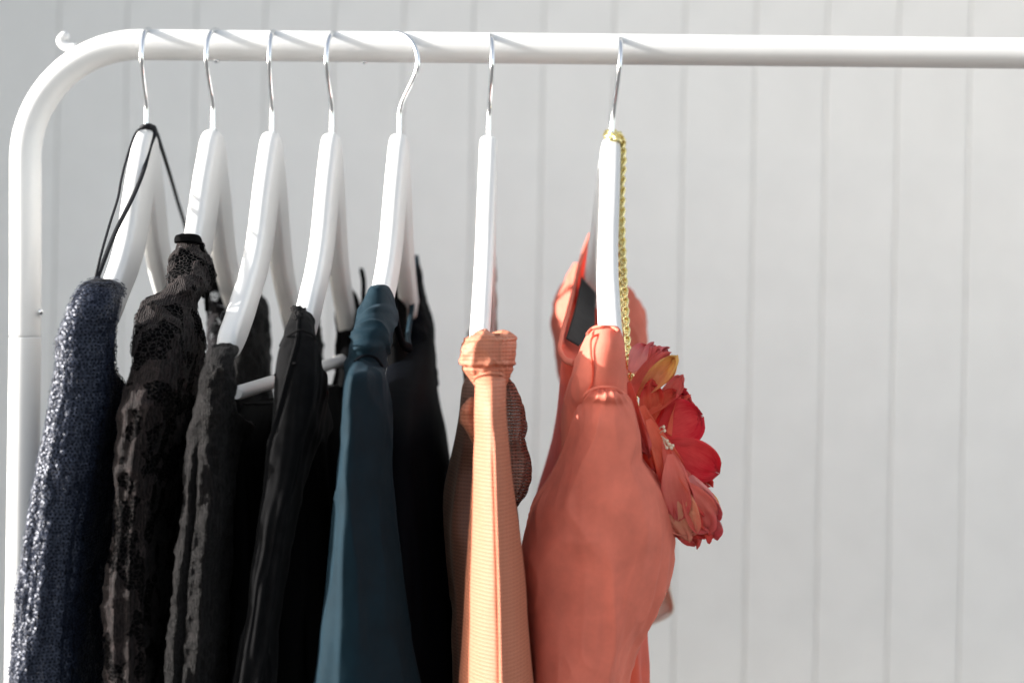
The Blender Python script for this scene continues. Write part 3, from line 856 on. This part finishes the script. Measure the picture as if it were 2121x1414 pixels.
# ------------------------------------------------------------------ beige handbag on a gold chain
bag = thing('handbag', 'beige satin handbag on a gold chain, mostly hidden behind the coral sleeve', 'handbag', W(1330, 1200, -.02))
BEIGE = m_cloth('beige_satin', (0.66, 0.60, 0.50), 0.35, 0.2, 2000, 0.15, 0.1, spec=0.5)
def bag_body():
    out = [(1290, 930), (1338, 925), (1366, 1000), (1382, 1150), (1389, 1222), (1397, 1264), (1342, 1296), (1285, 1306), (1262, 1240), (1270, 1000)]
    V, Fc = [], []
    Ys = [(.085, 0.96), (.08, .985), (.082, 1.0), (.18, 1.0), (.185, .97)]
    cx = sum(p[0] for p in out) / len(out); cy = sum(p[1] for p in out) / len(out)
    for Y, s in Ys:
        for x, y in out:
            p = W(cx + (x - cx) * s, cy + (y - cy) * s, .08)
            V.append((p.x, Y, p.z))
    n = len(out)
    for i in range(len(Ys) - 1):
        for k in range(n):
            Fc.append((i * n + k, i * n + (k + 1) % n, (i + 1) * n + (k + 1) % n, (i + 1) * n + k))
    # front gusset folded inwards
    p = W(1352, 1230, .08); V.append((p.x, .102, p.z))
    ci = len(V) - 1
    for k in range(n):
        Fc.append((k, ci, (k + 1) % n))
    Fc.append(tuple((len(Ys) - 1) * n + k for k in range(n)))
    return mesh('body', V, Fc)
link('body', bag_body(), BEIGE, bag, smooth=False)
sweep('piping', spline([W(1362, 1000, .079), W(1380, 1150, .079), W(1387, 1222, .079), W(1394, 1262, .079), W(1342, 1293, .079), W(1290, 1303, .079)], 40), .0013, BEIGE, bag, 8)
cs = bpy.data.objects.new('chain_strap', None)
COL.objects.link(cs)
cs.location = W(1290, 500, -.02)
cs.matrix_world = Matrix.Translation(cs.location)
cs.parent = bag
cs.matrix_parent_inverse = bag.matrix_world.inverted()
def link_mesh():
    V, Fc = [], []
    n, m = 14, 6
    for i in range(n):
        a = 2 * math.pi * i / n
        tw = 0.55 * math.sin(a)
        c = Vector((.0020 * math.cos(a), .0008 * math.sin(2 * a), .0034 * math.sin(a)))
        rdir = Vector((math.cos(a), 0, math.sin(a)))
        for k in range(m):
            b = 2 * math.pi * k / m
            V.append(c + rdir * (.00108 * math.cos(b)) + Vector((0, 1, 0)) * (.00108 * math.sin(b)))
    for i in range(n):
        for k in range(m):
            i2 = (i + 1) % n; k2 = (k + 1) % m
            Fc.append((i * m + k, i2 * m + k, i2 * m + k2, i * m + k2))
    me = mesh('link', V, Fc)
    me.materials.append(GOLD)
    return me
LM = link_mesh()
def chain(pts, turn0, turn1, step=.0042):
    P = spline(pts, 400)
    L = np.r_[0, np.cumsum(np.linalg.norm(np.diff(P, axis=0), axis=1))]
    n = int(L[-1] / step)
    for i in range(n):
        s = i * step
        p = np.array([np.interp(s, L, P[:, k]) for k in range(3)])
        q = np.array([np.interp(min(s + step, L[-1]), L, P[:, k]) for k in range(3)])
        p0 = np.array([np.interp(max(s - step, 0), L, P[:, k]) for k in range(3)])
        t = Vector(q - p0).normalized()
        ang = math.radians(turn0 + (turn1 - turn0) * i / max(1, n - 1) + (28 if i % 2 else -28))
        rot = t.to_track_quat('Z', 'Y') @ Quaternion((0, 0, 1), ang)
        o = link('link', LM, None, None)
        o.parent = cs
        o.matrix_parent_inverse = cs.matrix_world.inverted()
        o.matrix_basis = Matrix.Translation(Vector(p)) @ rot.to_matrix().to_4x4()
bpy.context.view_layer.update()
chain([W(1289, 293, -.016), W(1291, 320, -.018), W(1289, 400, -.022), W(1289, 480, -.028), W(1292, 560, -.035), W(1296, 640, -.045), W(1299, 700, -.055), W(1302, 745, -.065), W(1310, 800, -.06), W(1330, 900, -.045)], 60, 10)
chain([W(1286, 300, .0), W(1284, 360, .0), W(1285, 460, .005), W(1284, 560, .01), W(1283, 640, .012), W(1282, 720, .012), W(1290, 900, .0)], 70, 60)
chain([W(1257, 283, -.014), W(1262, 278, -.019), W(1272, 277, -.021), W(1282, 280, -.02), W(1290, 287, -.016), W(1292, 296, -.012)], 20, 40)
chain([W(1258, 288, -.012), W(1266, 287, -.0225), W(1278, 289, -.0225), W(1289, 292, -.018), W(1291, 302, -.012)], 60, 50)
chain([W(1256, 279, -.004), W(1262, 273, .004), W(1274, 274, .006), W(1286, 279, .0)], 30, 40)

# ------------------------------------------------------------------ fabric flower
fl = thing('fabric_flower', 'red and yellow fabric flower pinned beside the coral sleeve', 'artificial flower', W(1400, 920, -.12))
def m_petal(name, base, edge):
    M = Mat(name).set(Roughness=0.85, Sheen_Weight=0.1)
    M.p.inputs['Specular IOR Level'].default_value = 0.15
    v = M.coords()
    at = M.n('Attribute'); at.attribute_name = 'along'
    f = M.math('ADD', at.outputs['Fac'], M.math('MULTIPLY', M.math('SUBTRACT', M.noise(v, 90, 4), 0.5), 0.7))
    ac = M.n('Attribute'); ac.attribute_name = 'across'
    cb = M.n('CombineXYZ')
    M.l(M.math('MULTIPLY', ac.outputs['Fac'], 9.0), cb.inputs[0])
    M.l(M.math('MULTIPLY', at.outputs['Fac'], 1.6), cb.inputs[1])
    M.l(M.math('MULTIPLY', M.noise(v, 20, 1), 3.0), cb.inputs[2])
    vein = M.noise(cb.outputs[0], 2.2, 4, 0.65)
    f = M.math('ADD', f, M.math('MULTIPLY', M.math('SUBTRACT', vein, 0.5), 0.75))
    c = M.ramp(f, [(0.1, tuple(min(1, q * 1.12 + .03) for q in base)), (0.5, base), (0.95, edge)])
    M.color(c)
    b = M.bump(vein, 0.5, 0.0012)
    M.bump(M.noise(v, 160, 4, .6), 0.4, 0.0015, b)
    t = M.n('BsdfTranslucent'); M.l(c, t.inputs[0])
    mx = M.n('MixShader'); mx.inputs[0].default_value = 0.42
    M.l(M.p.outputs[0], mx.inputs[1]); M.l(t.outputs[0], mx.inputs[2]); M.l(mx.outputs[0], M.out.inputs[0])
    return M.m
PC = {'crimson': m_petal('crimson_petal', (.82, .10, .10), (.70, .025, .045)), 'coral': m_petal('coral_petal', (.85, .24, .18), (.80, .15, .14)),
      'red': m_petal('orange_red_petal', (.85, .19, .10), (.76, .07, .06)), 'yellow': m_petal('yellow_petal', (.88, .42, .20), (.92, .56, .16)),
      'pink': m_petal('pink_petal', (.88, .42, .38), (.80, .20, .22)), 'peach': m_petal('peach_petal', (.85, .42, .26), (.82, .28, .20))}
def petal(base, tip, hw, Yb, Yt, colr, cup=.25, bend=.2, twist=0, ruf=.05, seed=0, shape=0.62):
    B = W(*base, Yb); T = W(*tip, Yt)
    ax = T - B; L = ax.length; ax = ax.normalized()
    toc = (CAM - B).normalized()
    sd = ax.cross(toc).normalized()
    sd = Quaternion(ax, math.radians(twist)) @ sd
    nm = sd.cross(ax).normalized()
    hwm = hw / F * (Yb + 1.05)
    nu, nv = 27, 24
    V, Fc, al, acr = [], [], [], []
    r = random.Random(seed)
    ph = r.random() * 6
    for i in range(nv):
        t = i / (nv - 1)
        for j in range(nu):
            s = j / (nu - 1) * 2 - 1
            w = (0.22 + 0.78 * math.sin(min(1, t / shape) * math.pi / 2)) if t < shape else math.sqrt(max(0.0, 1 - ((t - shape) / (1 - shape)) ** 2.4)) 
            w = max(w, .04)
            e = abs(s) ** 2
            rf = ruf * L * (e * .7 + t * .5) * t * (math.sin(5 * s + ph + 4 * t) + .6 * math.sin(11 * s + 9 * t + 2 * ph))
            edge = 1 + (.05 * math.sin(7 * s + ph) + .03 * math.sin(17 * s + 2 * ph)) * t * t
            p = (B + ax * (L * (t * edge)) + sd * (s * w * hwm) + nm * (cup * hwm * (s * s * w * w) + bend * L * (t * t - t * .4) * -.6 + rf))
            V.append(p); al.append(min(1, t * .9 + .15 * e)); acr.append(s + seed)
    for i in range(nv - 1):
        for j in range(nu - 1):
            Fc.append((i * nu + j, i * nu + j + 1, (i + 1) * nu + j + 1, (i + 1) * nu + j))
    me = mesh('petal', V, Fc)
    at = me.attributes.new('along', 'FLOAT', 'POINT')
    at.data.foreach_set('value', al)
    at = me.attributes.new('across', 'FLOAT', 'POINT')
    at.data.foreach_set('value', acr)
    o = link('petal', me, PC[colr], fl)
    s = o.modifiers.new('thickness', 'SOLIDIFY'); s.thickness = .00025
    return o
PETALS = [
    ((1305, 770), (1352, 712), 26, -.10, -.09, 'pink', .5, .2, -20, .12),
    ((1325, 775), (1384, 724), 20, -.10, -.09, 'pink', .5, .4, 30, .12),
    ((1296, 820), (1388, 738), 32, -.12, -.12, 'coral', .4, .3, 25, .05),
    ((1322, 822), (1396, 742), 21, -.125, -.135, 'yellow', 1.0, .2, 0, .08),
    ((1345, 812), (1400, 748), 14, -.115, -.12, 'yellow', .5, .2, 30, .08),
    ((1360, 838), (1414, 782), 20, -.12, -.125, 'coral', .5, .3, 20, .05),
    ((1338, 890), (1352, 792), 26, -.125, -.135, 'red', .4, .2, 20, .06),
    ((1352, 905), (1420, 812), 32, -.12, -.115, 'crimson', .3, .2, 0, .05),
    ((1366, 895), (1449, 862), 50, -.125, -.135, 'crimson', .25, .25, -8, .03),
    ((1378, 918), (1480, 978), 46, -.13, -.145, 'crimson', .25, .3, 12, .03),
    ((1342, 868), (1408, 1032), 30, -.145, -.15, 'red', .5, .2, -30, .04),
    ((1375, 915), (1432, 1042), 22, -.148, -.15, 'coral', .6, .2, 20, .10),
    ((1400, 960), (1452, 1062), 24, -.14, -.14, 'coral', .5, .3, -10, .10),
    ((1432, 996), (1485, 1054), 17, -.125, -.12, 'yellow', .6, .3, 10, .06),
    ((1400, 1020), (1412, 1112), 26, -.135, -.13, 'peach', .5, .2, 0, .08),
    ((1408, 1015), (1440, 1130), 30, -.14, -.135, 'coral', .6, .3, 20, .12),
    ((1425, 1020), (1478, 1112), 26, -.135, -.13, 'pink', .6, .3, -20, .14),
    ((1440, 1030), (1484, 1082), 20, -.125, -.12, 'coral', .5, .3, 0, .14),
    ((1302, 790), (1338, 940), 24, -.15, -.15, 'coral', .7, .2, 40, .04),
    ((1330, 840), (1362, 980), 26, -.14, -.13, 'red', .5, .2, -20, .05),
    ((1318, 800), (1366, 722), 18, -.115, -.11, 'coral', .7, .3, 40, .12),
    ((1335, 860), (1398, 812), 22, -.13, -.13, 'red', .6, .3, -30, .10),
    ((1372, 930), (1470, 1005), 34, -.115, -.12, 'red', .4, .3, 0, .08),
    ((1385, 960), (1446, 1090), 26, -.15, -.145, 'red', .7, .25, 35, .10),
    ((1412, 1010), (1462, 1122), 16, -.145, -.14, 'red', .9, .3, 40, .14),
    ((1398, 1000), (1402, 1108), 18, -.148, -.14, 'coral', .8, .2, -40, .10),
    ((1385, 900), (1432, 822), 28, -.13, -.12, 'red', .4, .3, 25, .08),
    ((1396, 985), (1424, 1118), 38, -.152, -.150, 'peach', .35, .25, 10, .06),
    ((1420, 1000), (1470, 1100), 36, -.150, -.146, 'coral', .35, .25, -12, .08),
    ((1388, 940), (1404, 1075), 30, -.156, -.152, 'coral', .4, .2, -10, .05),
    ((1430, 985), (1484, 1076), 24, -.146, -.14, 'pink', .4, .3, 10, .10),
]
for i, a in enumerate(PETALS):
    petal(*a, seed=i)
CREAM = m_paint('cream_stamen', (.75, .62, .45), .5, .1, 400)
def stamen(a, b, Y):
    p = spline([W(*a, Y), W((a[0] + b[0]) / 2 - 2, (a[1] + b[1]) / 2 - 2, Y - .003), W(*b, Y - .005)], 10)
    return sweep('stamen', p, [.0005] * 7 + [.0011, .0014, .0006], CREAM, fl, 8)
for a, b in (((1366, 888), (1377, 884)), ((1368, 896), (1379, 892)), ((1370, 903), (1384, 915)), ((1372, 908), (1388, 922)), ((1374, 912), (1383, 930)), ((1378, 914), (1393, 930)), ((1380, 918), (1396, 924))):
    stamen(a, b, -.15)
